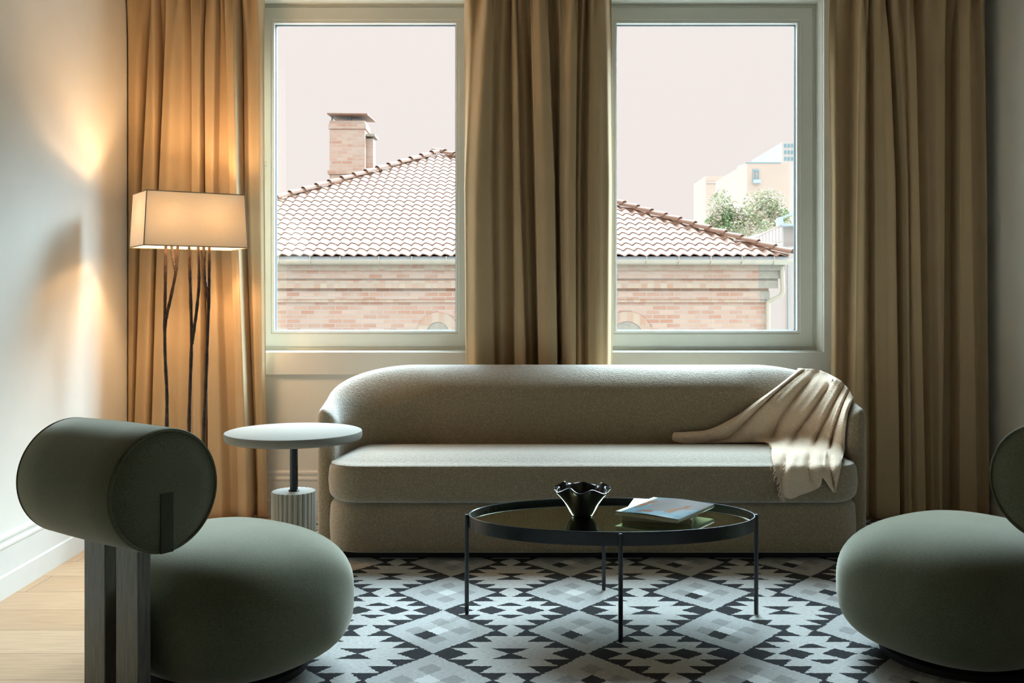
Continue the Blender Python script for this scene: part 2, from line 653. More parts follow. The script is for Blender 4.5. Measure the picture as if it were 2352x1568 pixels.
OPEN = [(-1.400, -0.197), (0.460, 1.656)]
OZ0, OZ1 = 0.870, 2.757
bm = bmesh.new()
WYB = 5.33
box(bm, XL(5.2), X_R, WY, WYB, 0, OZ0)
box(bm, XL(5.2), X_R, WY, WYB, OZ1, Z_C)
for a, b in ((XL(5.2), OPEN[0][0]), (OPEN[0][1], OPEN[1][0]), (OPEN[1][1], X_R)):
    box(bm, a, b, WY, WYB, OZ0, OZ1)
structure(from_bm('wall_back', bm, 'plaster', smooth=False))

# baseboards
BP = [(0, 0), (0.026, 0), (0.026, 0.084), (0.019, 0.090), (0.019, 0.186), (0.023, 0.192), (0.023, 0.200), (0.014, 0.208),
      (0.014, 0.216), (0.018, 0.222), (0.018, 0.230), (0.008, 0.238), (0, 0.240)]
bm = bmesh.new()
extrude_profile(bm, BP, (XL(Y_B), Y_B), (XL(WY), WY), (1, 0.0326))
structure(from_bm('baseboard_left', bm, 'trim', smooth=False))
bm = bmesh.new()
extrude_profile(bm, BP, (X_R, Y_B), (X_R, WY), (-1, 0))
structure(from_bm('baseboard_right', bm, 'trim', smooth=False))
bm = bmesh.new()
extrude_profile(bm, BP, (XL(WY), WY), (X_R, WY), (0, -1))
structure(from_bm('baseboard_back', bm, 'trim', smooth=False))


def rect_frame(bm, x0, x1, z0, z1, wl, wr, wb, wt, ya, yb, bev=0.003):
    """mitred rectangular frame; (x0..x1, z0..z1) is the outside"""
    o = [(x0, z0), (x1, z0), (x1, z1), (x0, z1)]
    i = [(x0 + wl, z0 + wb), (x1 - wr, z0 + wb), (x1 - wr, z1 - wt), (x0 + wl, z1 - wt)]
    for k in range(4):
        q = [o[k], o[(k + 1) % 4], i[(k + 1) % 4], i[k]]
        f = [bm.verts.new((p[0], ya, p[1])) for p in q]
        g = [bm.verts.new((p[0], yb, p[1])) for p in q]
        fs = [bm.faces.new(f), bm.faces.new(g)]
        for m in range(4):
            fs.append(bm.faces.new((f[m], f[(m + 1) % 4], g[(m + 1) % 4], g[m])))
        if bev:
            bmesh.ops.bevel(bm, geom=[fs[0].edges[2], fs[0].edges[0]], offset=bev, segments=2, affect='EDGES', profile=0.5)


for k, (a, b) in enumerate(OPEN):
    # casing round the opening
    bm = bmesh.new()
    rect_frame(bm, a - 0.118, b + 0.118, OZ0 - 0.120, OZ1 + 0.118, 0.120, 0.120, 0.120, 0.118, WY - 0.022, WY)
    structure(from_bm('trim_%d' % (k + 1), bm, 'trim', smooth=False))
    # reveal lining, fixed frame, sash, pane
    wn = structure(empty('window_%d' % (k + 1), ((a + b) / 2, 5.21, OZ0)))
    loc = Matrix.Translation(-Vector(wn.location))
    bm = bmesh.new()
    rect_frame(bm, a, b, OZ0, OZ1, 0.004, 0.004, 0.004, 0.004, WY + 0.001, 5.205, 0)
    rect_frame(bm, a + 0.002, b - 0.002, OZ0 + 0.002, OZ1 - 0.002, 0.030, 0.030, 0.030, 0.030, 5.205, 5.30)
    bm.transform(loc)
    from_bm('window_frame', bm, 'frame', wn, smooth=False)
    gx0, gx1 = (a + 0.107, b - 0.107)
    gz0, gz1 = 0.978, 2.650
    bm = bmesh.new()
    rect_frame(bm, a + 0.024, b - 0.024, OZ0 + 0.024, OZ1 - 0.024, 0.070, 0.070, 0.070, 0.070, 5.195, 5.27, 0.004)
    bm.transform(loc)
    from_bm('window_sash', bm, 'frame', wn, smooth=False)
    bm = bmesh.new()
    rect_frame(bm, gx0 - 0.014, gx1 + 0.014, gz0 - 0.014, gz1 + 0.014, 0.016, 0.016, 0.016, 0.016, 5.199, 5.235, 0.004)
    bm.transform(loc)
    from_bm('glazing_bead', bm, 'trim', wn, smooth=False)
    bm = bmesh.new()
    rect_frame(bm, gx0, gx1, gz0, gz1, 0.006, 0.006, 0.006, 0.006, 5.2285, 5.25, 0)
    bm.transform(loc)
    from_bm('gasket', bm, 'gasket', wn, smooth=False)
    bm = bmesh.new()
    box(bm, gx0 - 0.006, gx1 + 0.006, 5.240, 5.246, gz0 - 0.006, gz1 + 0.006)
    bm.transform(loc)
    from_bm('glass_pane', bm, 'glass', wn, smooth=False)
    if k == 0:
        bm = bmesh.new()
        lathe(bm, [(0.0105, 0), (0.0105, 0.004), (0.007, 0.006)], 20)
        bm.transform(Matrix.Translation((PX(606, 5.2) - wn.location.x, 5.195 - 5.21, PZ(404, 5.2) - OZ0)) @ Matrix.Rotation(PI / 2, 4, 'X'))
        from_bm('screw_cap', bm, 'trim', wn)
        bm = bmesh.new()
        box(bm, PX(603, 5.19), PX(613, 5.19), 5.1940, 5.1955, PZ(391, 5.19), PZ(368, 5.19))
        bm.transform(loc)
        stk = from_bm('sticker', bm, 'trim', wn, smooth=False)
        bm = bmesh.new()
        for py in (370.5, 373, 377.5, 380, 382.5, 387.5):
            box(bm, PX(604.5, 5.19), PX(612, 5.19), 5.1935, 5.1941, PZ(py + 0.7, 5.19), PZ(py, 5.19))
        bm.transform(loc)
        from_bm('printed_lines', bm, 'gasket', stk, smooth=False)

# curtain track on the ceiling, above the picture
bm = bmesh.new()
box(bm, XL(4.98) + 0.03, X_R - 0.02, 4.962, 4.998, Z_C - 0.03, Z_C)
structure(from_bm('trim_3', bm, 'trim', smooth=False))


# ================================================================ curtains
CY0, CAMP = 5.05, 0.150        # depth of the back folds, depth range of the folds


def curtain(name, knots, label, seed):
    rnd = random.Random(seed)
    nu, zs = 260, [Z_C - 0.03, 2.86, 2.80, 2.74, 2.68, 2.6, 2.5, 2.38, 2.2, 2.0, 1.75, 1.5, 1.25, 1.0, 0.75, 0.5, 0.3, 0.15, 0.125, 0.12, 0.06, 0.018]
    gath = [(rnd.uniform(0, 6.28), rnd.uniform(24, 30)) for _ in range(2)]
    rows = []
    seg_n = len(knots) - 1
    for z in zs:
        py = HY - (z - CH) * F / 4.95
        row = []
        for i in range(nu):
            s = i / (nu - 1) * seg_n
            j = min(int(s), seg_n - 1)
            u = s - j
            # rounder at the ridges and hollows
            us = u * u * (3 - 2 * u)
            k0, k1 = knots[j], knots[j + 1]

            def at(k):
                t, m, b = k[0], k[1], k[2]
                if py < 420:
                    q = max(-0.25, (py - 100) / 320)
                    return t + (m - t) * q
                q = min(1.0, (py - 420) / 700)
                return m + (b - m) * q
            px = at(k0) + (at(k1) - at(k0)) * u
            d = k0[3] + (k1[3] - k0[3]) * us
            # gathered heading
            g = min(1.0, max(0.0, (z - 2.42) / 0.40)) ** 1.5
            frac = i / (nu - 1)
            hf = 0.5 + 0.5 * math.sin(2 * PI * gath[0][1] * frac * 0.5 + gath[0][0] + 0.8 * math.sin(9 * frac))
            d = d * (1 - 0.55 * g) + 0.55 * g * hf
            wob = 0.02 * math.sin(3.1 * z + 11 * frac + seed) * (1 - z / 3)
            y = CY0 - CAMP * (d + wob)
            x = PX(px, 4.97)
            if z < 0.122:       # hem is a touch thicker
                y -= 0.0015
            row.append((x, y, z))
        rows.append(row)
    bm = bmesh.new()
    grid(bm, rows)
    o = from_bm(name, bm, 'curtain', angle=180)
    solidify(o, 0.004)
    return tag(o, label, 'curtain', 'floor length curtains along the window wall')


KL = [(294, 294, 294, .5), (313, 312, 297, .55), (342, 328, 304, .1), (347, 331, 309, .7), (362, 361, 335, .85), (366, 364, 340, .15),
      (382, 368, 346, .2), (385, 371, 350, .75), (405, 395, 385, .9), (424, 420, 415, .65), (441, 441, 445, .45), (446, 446, 450, .75),
      (466, 464, 468, .85), (469, 468, 471, .1), (472, 474, 478, .1), (475, 477, 484, .75), (500, 495, 515, .85), (505, 502, 530, .5),
      (520, 529, 548, .45), (525, 533, 553, .8), (545, 550, 574, .95), (549, 553, 580, .0), (554, 556, 584, .15), (570, 575, 592, .45),
      (590, 592, 600, .4), (602, 603, 608, .25)]
KM = [(1066, 1066, 1072, .2), (1085, 1070, 1073, .6), (1115, 1098, 1092, 1.0), (1131, 1126, 1137, .75), (1136, 1131, 1141, .35),
      (1152, 1150, 1155, .5), (1174, 1178, 1183, .15), (1178, 1181, 1187, .7), (1186, 1193, 1215, .8), (1189, 1196, 1219, .25),
      (1202, 1208, 1228, .35), (1219, 1227, 1241, .05), (1222, 1230, 1244, .8), (1240, 1252, 1264, .95), (1259, 1272, 1282, .9),
      (1262, 1275, 1285, .15), (1276, 1281, 1290, .05), (1288, 1286, 1298, .7), (1310, 1305, 1310, .95), (1323, 1320, 1320, .9),
      (1326, 1322, 1322, .25), (1336, 1330, 1333, .4), (1347, 1341, 1345, .1), (1357, 1352, 1353, .6), (1370, 1370, 1370, .75),
      (1390, 1395, 1390, .6), (1408, 1411, 1407, .15)]
KR = [(1907, 1915, 1913, .3), (1920, 1922, 1920, .45), (1930, 1940, 1935, .2), (1966, 1963, 1952, .05), (1970, 1966, 1956, .7),
      (1982, 1980, 1975, .8), (1986, 1985, 1990, .5), (2001, 2004, 2004, .3), (2004, 2007, 2010, .7), (2020, 2030, 2035, .75),
      (2034, 2048, 2057, .85), (2038, 2051, 2060, .1), (2047, 2056, 2070, .05), (2050, 2072, 2075, .65), (2062, 2077, 2085, .75),
      (2078, 2085, 2092, .6), (2082, 2090, 2100, .8), (2094, 2101, 2116, .85), (2097, 2105, 2119, .4), (2108, 2110, 2130, .2),
      (2127, 2135, 2145, .5), (2150, 2150, 2155, .7), (2166, 2166, 2160, .65), (2169, 2169, 2163, .0), (2199, 2199, 2196, .05),
      (2202, 2202, 2200, .7), (2219, 2224, 2235, .8), (2224, 2228, 2240, .45), (2245, 2250, 2258, .35), (2262, 2267, 2272, .5),
      (2268, 2271, 2276, .15)]
curtain('curtain', KL, 'taupe curtain lit warm by the floor lamp standing in front of it', 1)
curtain('curtain', KM, 'taupe curtain between the two windows, hanging behind the sofa back', 2)
curtain('curtain', KR, 'dim greenish taupe curtain behind the sofa end with the blanket', 3)

# ================================================================ rug
RT = 0.012
bm = bmesh.new()
box(bm, -1.17, 2.36, 1.35, 4.93, 0.001, RT, 0.004, 2)
rug = from_bm('rug', bm, 'rug', smooth=False)
tag(rug, 'black, grey and cream kilim rug with diamonds under the sofa and tables', 'rug')

# ================================================================ sofa
sofa = tag(empty('sofa', (0.36, 4.45, RT)), 'cream boucle sofa with rounded arms in front of the windows', 'sofa')
SO = Matrix.Translation((-0.36, -4.45, -RT))
SCX, SHW = 0.36, 1.238


def shell_path(n_arm=8, n_arc=22, n_back=40):
    """outer and inner plan curves from the left arm front to the middle of the back, then mirrored"""
    pts = []
    RO = 0.34
    xl, yb, yf = -SHW, 4.86, 4.33
    for i in range(n_arm):
        u = i / n_arm
        pts.append(((xl, yf + (yb - RO - yf) * u), (xl + 0.080 + 0.005 * u, yf + 0.03 * u), 0.0 + 0.12 * u))
    for i in range(n_arc + 1):
        a = PI - (PI / 2) * i / n_arc
        o = (xl + RO + RO * math.cos(a), yb - RO + RO * math.sin(a))
        q = (xl + 0.085 + 0.42 + 0.42 * math.cos(a), 4.36 + 0.26 * math.sin(a))
        pts.append((o, q, 0.12 + 0.88 * i / n_arc))
    half = pts[:]
    xs0o, xs0i = half[-1][0][0], half[-1][1][0]
    back = []
    for i in range(1, n_back):
        u = i / n_back
        back.append(((xs0o * (1 - 2 * u), yb), (xs0i * (1 - 2 * u), 4.62), 1.0))
    mir = [((-o[0], o[1]), (-q[0], q[1]), h) for o, q, h in reversed(half)]
    return half + back + mir


def shell_section(o, q, h):
    o, q = Vector(o), Vector(q)
    hs = h * h * (3 - 2 * h)
    top = 0.655 + (0.822 - 0.655) * (1 - (1 - h) ** 1.7)
    d = (q - o)
    ro = 0.045 + 0.02 * hs
    drop = 0.06 * (1 - h) + 0.115 * h + 0.125 * math.sin(PI * h) ** 1.2
    sec = [(o.x, o.y, z) for z in (0.035, 0.2, 0.4, top - ro - 0.03)]
    K = 0.33
    for i in range(7):
        a = PI / 2 * i / 6
        p = o + d * (K * (1 - math.cos(a)))
        sec.append((p.x, p.y, top - ro + ro * math.sin(a)))
    for i in range(1, 13):
        t = math.sin(PI / 2 * i / 12)
        p = o + d * (K + (1 - K) * t)
        sec.append((p.x, p.y, top - drop * (0.5 * t ** 1.6 + 0.5 * (1 - math.sqrt(max(0.0, 1 - t * t))))))
    zb = top - drop
    for f in (0.75, 0.5, 0.2, 0.0):
        z2 = 0.035 + (zb - 0.03 - 0.035) * f
        e = o + d * (1.0 + 0.08 * hs * (1 - f))
        sec.append((e.x, e.y, z2))
    return sec


rows = [shell_section(*p) for p in shell_path()]
# rounded ends of the arms
def end_rows(row, rev):
    c = Vector((sum(p[0] for p in row) / len(row), sum(p[1] for p in row) / len(row), 0))
    out = []
    for k in range(1, 5):
        a = PI / 2 * k / 4
        ins, fw = 0.034 * (1 - math.cos(a)), 0.034 * math.sin(a)
        r = []
        for (x, y, z) in row:
            nx = x + (c.x - x) * min(1.0, ins / max(0.039, abs(c.x - x)))
            zz = z - ins if z > 0.5 else z
            r.append((nx, y - fw, zz))
        out.append(r)
    return list(reversed(out)) if rev else out


rows = end_rows(rows[0], True) + rows + end_rows(rows[-1], False)
rows = [[(p[0] + SCX, p[1], p[2]) for p in r] for r in rows]
bm = bmesh.new()
vs = grid(bm, rows, closed_u=True)
fill(bm, vs[0])
fill(bm, vs[-1])
bm.transform(SO)
shell = from_bm('back_and_arms', bm, 'boucle', sofa, angle=70)


def pad(bm, x0, x1, y0, y1, z0, z1, rp, rb, rt, crown=0.0, k=12):
    """upholstered block: rounded plan corners, rounded bottom (rb) and top (rt) edges, crowned top"""
    base = round_rect(x0, x1, y0, y1, rp, k)
    prof = []
    for i in range(6):
        a = PI / 2 * i / 5
        prof.append((rb * (1 - math.sin(a)), z0 + rb * (1 - math.cos(a))))
    prof.append((-0.004, (z0 + z1) / 2))
    for i in range(7):
        a = PI / 2 * i / 6
        prof.append((rt * (1 - math.cos(a)), z1 - rt + rt * math.sin(a)))
    hd = (y1 - y0) / 2
    for i in range(1, 8):
        ins = rt + (min(hd, rp) * 0.97 - rt) * i / 7
        prof.append((ins, z1 + crown * math.sin(PI / 2 * i / 7)))
    rows = []
    for ins, z in prof:
        rows.append([(x - nx * ins, y - ny * ins, z) for x, y, nx, ny in base])
    vs = grid(bm, rows, closed_u=True)
    fill(bm, vs[0])
    fill(bm, vs[-1])


bm = bmesh.new()
pad(bm, -0.812, 1.532, 4.14, 4.66, 0.045, 0.258, 0.16, 0.02, 0.035)
bm.transform(SO)
sbase = from_bm('seat_base', bm, 'boucle', sofa, angle=60)
bm = bmesh.new()
pad(bm, -0.818, 1.538, 4.13, 4.68, 0.258, 0.428, 0.17, 0.045, 0.04, 0.034)
bm.transform(SO)
scush = from_bm('seat_cushion', bm, 'boucle', sofa, angle=60)
bm = bmesh.new()
loop = [(x - nx * 0.014, y - ny * 0.014, 0.418) for x, y, nx, ny in round_rect(-0.818, 1.538, 4.13, 4.68, 0.17, 12)]
rows = []
for i, p in enumerate(loop):
    q0, q1 = Vector(loop[i - 1]), Vector(loop[(i + 1) % len(loop)])
    t = (q1 - q0).normalized()
    sd = t.cross(Vector((0, 0, 1)))
    rows.append([Vector(p) + sd * (0.0045 * math.cos(2 * PI * j / 6)) + Vector((0, 0, 0.0045 * math.sin(2 * PI * j / 6))) for j in range(6)])
grid(bm, rows, closed_u=True, closed_v=True)
bm.transform(SO)
from_bm('piping', bm, 'boucle', scush)
bm = bmesh.new()
box(bm, -0.74, 1.46, 4.20, 4.80, RT, 0.05, 0.004)
bm.transform(SO)
from_bm('plinth', bm, 'blackbase', sofa, smooth=False)


# ================================================================ green lounge chairs
def lounge_chair(loc, rz, label):
    """local x = the way the chair faces, local y = along its bolster"""
    t = tag(empty('lounge_chair', loc, rz), label, 'chair', 'green lounge chairs facing the coffee table')
    BZ, BR, BL = 0.622, 0.163, 0.436
    # seat: a thick rounded cushion
    bm = bmesh.new()
    a, b, c = 0.338, 0.372, 0.207
    cx, cz = 0.375, 0.225
    n1 = 2.55
    rows = []
    nu, nv = 72, 34

    def sg(v, e):
        return math.copysign(abs(v) ** e, v)
    for j in range(1, nv):
        p = -PI / 2 + PI * j / nv
        n2 = 2.5 if p > 0 else 3.1
        rows.append([(cx + a * sg(math.cos(p), 2 / n2) * sg(math.cos(2 * PI * i / nu), 2 / n1),
                      b * sg(math.cos(p), 2 / n2) * sg(math.sin(2 * PI * i / nu), 2 / n1),
                      cz + c * sg(math.sin(p), 2 / n2)) for i in range(nu)])
    vs = grid(bm, rows, closed_u=True)
    lo, hi = bm.verts.new((cx, 0, cz - c)), bm.verts.new((cx, 0, cz + c))
    for i in range(nu):
        bm.faces.new((lo, vs[0][(i + 1) % nu], vs[0][i]))
        bm.faces.new((hi, vs[-1][i], vs[-1][(i + 1) % nu]))
    seat = from_bm('seat', bm, 'green', t, angle=180)
    bm = bmesh.new()
    lathe(bm, [(0.245, 0.0), (0.245, 0.020), (0.235, 0.026)], 48, cx, 0)
    from_bm('base', bm, 'blackbase', t)
    # bolster
    bm = bmesh.new()
    prof = [(0.02, -BL / 2 - 0.004), (BR * 0.6, -BL / 2 - 0.003), (BR - 0.012, -BL / 2), (BR - 0.003, -BL / 2 + 0.004), (BR, -BL / 2 + 0.012)]
    prof += [(BR + 0.002, -BL / 4), (BR + 0.003, 0), (BR + 0.002, BL / 4)]
    prof += [(r, -z) for r, z in reversed(prof[:5])]
    lathe(bm, prof, 72)
    bm.transform(Matrix.Translation((0, 0, BZ)) @ Matrix.Rotation(PI / 2, 4, 'X'))
    bol = from_bm('bolster', bm, 'green', t, angle=60)
    for s in (-1, 1):
        bm = bmesh.new()
        ring = []
        for i in range(72):
            an = 2 * PI * i / 72
            r = BR - 0.004
            ring.append([((r + 0.004 * math.cos(q)) * math.cos(an), s * (BL / 2 - 0.001) + 0.004 * math.sin(q), BZ + (r + 0.004 * math.cos(q)) * math.sin(an))
                         for q in (0, 1.05, 2.09, 3.14, 4.19, 5.24)])
        grid(bm, ring, closed_u=True, closed_v=True)
        from_bm('piping', bm, 'green', bol)
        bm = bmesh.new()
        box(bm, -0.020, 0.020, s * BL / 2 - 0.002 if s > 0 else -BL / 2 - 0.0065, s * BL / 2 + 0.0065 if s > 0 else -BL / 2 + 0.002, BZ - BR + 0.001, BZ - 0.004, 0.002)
        from_bm('slot_shade', bm, 'green_dark', bol, smooth=False)  # dark block standing in for the shaded recess of the post slot
    # two flat posts carrying the bolster
    for s in (-1, 1):
        bm = bmesh.new()
        box(bm, -0.020, 0.020, s * 0.0755 - 0.050, s * 0.0755 + 0.050, 0.0, BZ - 0.05, 0.003)
        from_bm('post', bm, 'darkwood', t, smooth=False)
    return t


lounge_chair((-1.085, 2.63, RT), math.radians(55.5), 'green lounge chair with a bolster back beside the white baseboard and wall')
lounge_chair((1.640, 2.735, RT), math.radians(124.5), 'green lounge chair partly out of frame, near the dim curtain')

# ================================================================ side table
st = tag(empty('side_table', (PX(675, 3.95), 3.95, RT)), 'round cream stone side table on a fluted base beside the sofa', 'side table')
TZ = PZ(990, 3.95) - RT + 0.002
bm = bmesh.new()
lathe(bm, [(0.269, TZ - 0.036), (0.276, TZ - 0.032), (0.279, TZ - 0.025), (0.279, TZ - 0.007), (0.277, TZ - 0.002), (0.272, TZ)], 96)
from_bm('table_top', bm, 'stone', st)
bm = bmesh.new()
BZ0 = PZ(1127, 3.95) - RT
nfl = 27
rows = []
for z, k in ((0.0, 1.0), (BZ0 - 0.004, 1.0), (BZ0, 0.985)):
    row = []
    for i in range(nfl * 8):
        a = 2 * PI * i / (nfl * 8)
        u = (i % 8) / 8.0
        r = (0.0815 + 0.0095 * math.sin(PI * u) ** 0.7) * k
        row.append((r * math.cos(a), r * math.sin(a), z))
    rows.append(row)
vs = grid(bm, rows, closed_u=True)
fill(bm, vs[0])
fill(bm, vs[-1])
from_bm('fluted_base', bm, 'flute', st, angle=50)
bm = bmesh.new()
lathe(bm, [(0.022, BZ0), (0.022, BZ0 + 0.004), (0.0165, BZ0 + 0.006), (0.0165, TZ - 0.036)], 28)
from_bm('pole', bm, 'blackmetal', st)

# ================================================================ coffee table
CT = Vector((0.357, 3.437, RT))
ct = tag(empty('coffee_table', CT), 'oval coffee table with black rim, thin legs and dark mirror top', 'coffee table')
EA, EB = 0.512, 0.282
TT, RH = 0.372 - RT, 0.046


def ell(bm, prof, n=120):
    rows = [[((EA + d) * math.cos(2 * PI * i / n), (EB + d) * math.sin(2 * PI * i / n), z) for i in range(n)] for d, z in prof]
    return grid(bm, rows, closed_u=True, closed_v=True)


bm = bmesh.new()
ell(bm, [(0.0, TT - RH), (0.0, TT - 0.002), (-0.002, TT), (-0.004, TT), (-0.006, TT - 0.002), (-0.006, TT - RH)])
from_bm('rim', bm, 'blackmetal', ct)
bm = bmesh.new()
rows = [[((EA - 0.006) * math.cos(2 * PI * i / 120), (EB - 0.006) * math.sin(2 * PI * i / 120), z) for i in range(120)] for z in (TT - 0.026, TT - 0.016)]
vs = grid(bm, rows, closed_u=True)
fill(bm, vs[0])
fill(bm, vs[1])
from_bm('table_top', bm, 'mirror', ct, smooth=False)
TOPZ = RT + TT - 0.016
for ang in (0, 90, 180, 270):
    c, s = math.cos(math.radians(ang)), math.sin(math.radians(ang))
    x, y = (EA + 0.0072) * c, (EB + 0.0072) * s
    bm = bmesh.new()
    lathe(bm, [(0.0066, 0.0), (0.0078, 0.003), (0.0078, TT - 0.006), (0.005, TT - 0.003)], 16, x, y)
    from_bm('leg', bm, 'blackmetal', ct)

# ruffled bowl
bx, by = PX(1337, 3.47), 3.47
bm = bmesh.new()
rows = []
nb = 144
for j in range(19):
    h = j / 18
    row = []
    for i in range(nb):
        a = 2 * PI * i / nb
        wv = math.sin(7 * a + 0.9 + 0.5 * math.sin(2 * a))
        g = max(0.0, h - 0.25) / 0.75
        r = 0.034 + 0.062 * h ** 0.95 + 0.011 * g ** 1.4 * wv
        z = 0.108 * h - 0.009 * g ** 2 * (1 + wv) * 0.8 + 0.004 * g * math.sin(3 * a + 1)
        row.append((r * math.cos(a), r * math.sin(a), 0.003 + z))
    rows.append(row)
vs = grid(bm, rows, closed_u=True)
fill(bm, vs[0])
bowl = from_bm('bowl', bm, 'bowl', angle=180)
bowl.location = (bx, by, TOPZ)
solidify(bowl, 0.005, 0.0)
tag(bowl, 'black glossy bowl with a ruffled wavy rim on the coffee table', 'bowl')


# books
def book(name, origin, ang, wd, dp, th, cover_m, label, cat, curved=0.0, spine_side=1):
    t = tag(empty(name, origin, ang), label, cat, 'magazines stacked on the coffee table')
    bm = bmesh.new()
    box(bm, -wd / 2 + 0.002, wd / 2 - 0.002, -dp / 2 + 0.002, dp / 2 - 0.002, 0.0015, th - 0.0015)
    from_bm('pages', bm, 'paper', t, smooth=False)
    bm = bmesh.new()
    n = 16
    top, bot = [], []
    for i in range(n + 1):
        x = -wd / 2 + wd * i / n
        u = i / n
        z = th + curved * math.sin(PI * u) ** 2 - curved * 0.6 * (1 - u) ** 3
        top.append(z)
    for z0 in (0.0, 0.0014):
        pass
    rows = [[(-wd / 2 + wd * i / n, s * dp / 2, top[i] - e) for i in range(n + 1)] for s, e in ((-1, 0.0016), (-1, 0.0), (1, 0.0), (1, 0.0016))]
    vs = grid(bm, rows, closed_v=True)
    fill(bm, [r[0] for r in vs])
    fill(bm, [r[-1] for r in vs])
    from_bm('front_cover', bm, cover_m, t, smooth=False)
    bm = bmesh.new()
    box(bm, -wd / 2, wd / 2, -dp / 2, dp / 2, 0.0, 0.0015)
    from_bm('back_cover', bm, 'bookcover', t, smooth=False)
    bm = bmesh.new()
    sx = spine_side * wd / 2
    rows = []
    for i in range(9):
        a = -PI / 2 + PI * i / 8
        rows.append([(sx + spine_side * 0.004 * math.cos(a) - spine_side * 0.001, s * dp / 2, th / 2 + (th / 2) * math.sin(a)) for s in (-1, 1)])
    vs = grid(bm, rows, closed_v=True)
    fill(bm, [r[0] for r in vs])
    fill(bm, [r[-1] for r in vs])
    from_bm('spine', bm, 'spine', t)
    return t


bk_th, mg_th = 0.019, 0.0135
c_low = (Vector((0.384, 3.395)) + Vector((0.6186, 3.329)) + 2 * Vector((0.097, 0.300)) / 2 * 1.0) / 2
c_low = Vector(((0.384 + 0.6186) / 2 + 0.045, (3.395 + 3.329) / 2 + 0.148))
book('book', (c_low.x, c_low.y, TOPZ + 0.0006), math.radians(-15.5), 0.243, 0.305, bk_th, 'bookcover',
     'thick cream paperback lying under the picture magazine', 'book')
c_up = (P(1412, 1171, 3.417) + P(1640, 1159, 3.499)) / 2
book('magazine', (c_up.x, c_up.y, TOPZ + bk_th + 0.0014), math.radians(-34.7), 0.243, 0.305, mg_th, 'cover',
     'magazine with a pale blue bathing picture on its cover, on top of the paperback', 'magazine', 0.004)

# ================================================================ floor lamp
LY = 4.55
lamp = tag(empty('floor_lamp', (PX(430, LY), LY, 0.0)), 'lit floor lamp with box shade and dark twig stems', 'floor lamp')
L0 = Vector(lamp.location)
c1, c2, c3 = P(337, 436, 4.35), P(562, 448, 4.557), P(305, 447, 4.54)
c4 = c2 + (c3 - c1)
top = [Vector((c.x, c.y, 1.642)) for c in (c1, c2, c4, c3)]
ctr = sum(top, Vector()) / 4
bot = []
for c in top:
    d = (c - ctr)
    bot.append(Vector((ctr.x + d.x * 1.055, ctr.y + d.y * 1.09, 1.391)))
bm = bmesh.new()
tv, bv = [], []
for k in range(4):
    for i in range(12):
        u = i / 12
        tv.append(top[k].lerp(top[(k + 1) % 4], u) - L0)
        bv.append(bot[k].lerp(bot[(k + 1) % 4], u) - L0)
rows = [[b.lerp(t_, j / 6) for b, t_ in zip(bv, tv)] for j in range(7)]
grid(bm, rows, closed_u=True)
shade = from_bm('lamp_shade', bm, 'shade', lamp, smooth=False)
solidify(shade, 0.0015)
bm = bmesh.new()
for ringp in (tv, bv):
    pr = ringp + [ringp[0]]
    tube(bm, pr, 0.0026, 6)
for k in range(4):
    tube(bm, [top[k] - L0, bot[k] - L0], 0.0024, 6)
from_bm('binding', bm, 'shadetrim', shade)


def stem(pts, r0, r1, y0=LY):
    """pts in picture coordinates with an own depth each"""
    v = [P(px, py, y0 + dy) - L0 for px, py, dy in pts]
    v = smooth_path(v, 26)
    bmx = bmesh.new()
    rads = [(r0 + (r1 - r0) * i / 25) * (1 + 0.10 * math.sin(i * 2.3) + 0.06 * math.sin(i * 5.1)) for i in range(26)]
    tube(bmx, v, rads, 10)
    return bmx


trunks = [
    [[(381, 545, 0), (380, 640, 0), (378.5, 735, 0), (379.5, 820, 0), (383.5, 905, 0), (383, 1000, 0), (382, 1234, 0)],
     [(409, 545, .02), (407, 590, .02), (404, 624, .015), (393, 680, .01), (382, 728, 0), (379.5, 750, 0)],
     [(394, 545, .03), (395, 575, .03), (399, 600, .025), (404, 622, .016)]],
    [[(434, 545, 0), (435, 600, 0), (438, 680, 0), (440, 780, 0), (437, 880, 0), (434, 1000, 0), (433, 1234, 0)],
     [(454, 545, -.02), (456, 590, -.02), (457, 650, -.015), (452, 710, -.01), (445, 760, 0), (441, 790, 0)]],
    [[(481, 545, 0), (480.5, 620, 0), (480, 680, 0), (476, 790, 0), (473, 880, 0), (468, 1000, 0), (462, 1234, 0)],
     [(467.5, 545, .02), (468.5, 590, .02), (471, 640, .015), (476, 668, .008), (479.5, 700, 0)]],
]
for tr_ in trunks:
    par = None
    for i, pts in enumerate(tr_):
        b_ = stem(pts, 0.0068 if i else 0.0075, 0.0085 if i else 0.0088)
        o = from_bm('twig_stem' if i == 0 else 'branch', b_, 'bronze', par if par is not None else lamp)
        if i == 0:
            par = o
bm = bmesh.new()
prof = [(1.0, 0.001), (1.0, 0.014), (0.96, 0.018), (0.05, 0.020)]
rows = [[(k * 0.17 * math.cos(2 * PI * i / 60), k * 0.09 * math.sin(2 * PI * i / 60), z) for i in range(60)] for k, z in prof]
vs = grid(bm, rows, closed_u=True)
fill(bm, vs[0])
fill(bm, vs[-1])
bm.transform(Matrix.Rotation(math.radians(8), 4, 'Z'))
from_bm('foot_plate', bm, 'bronze', lamp)
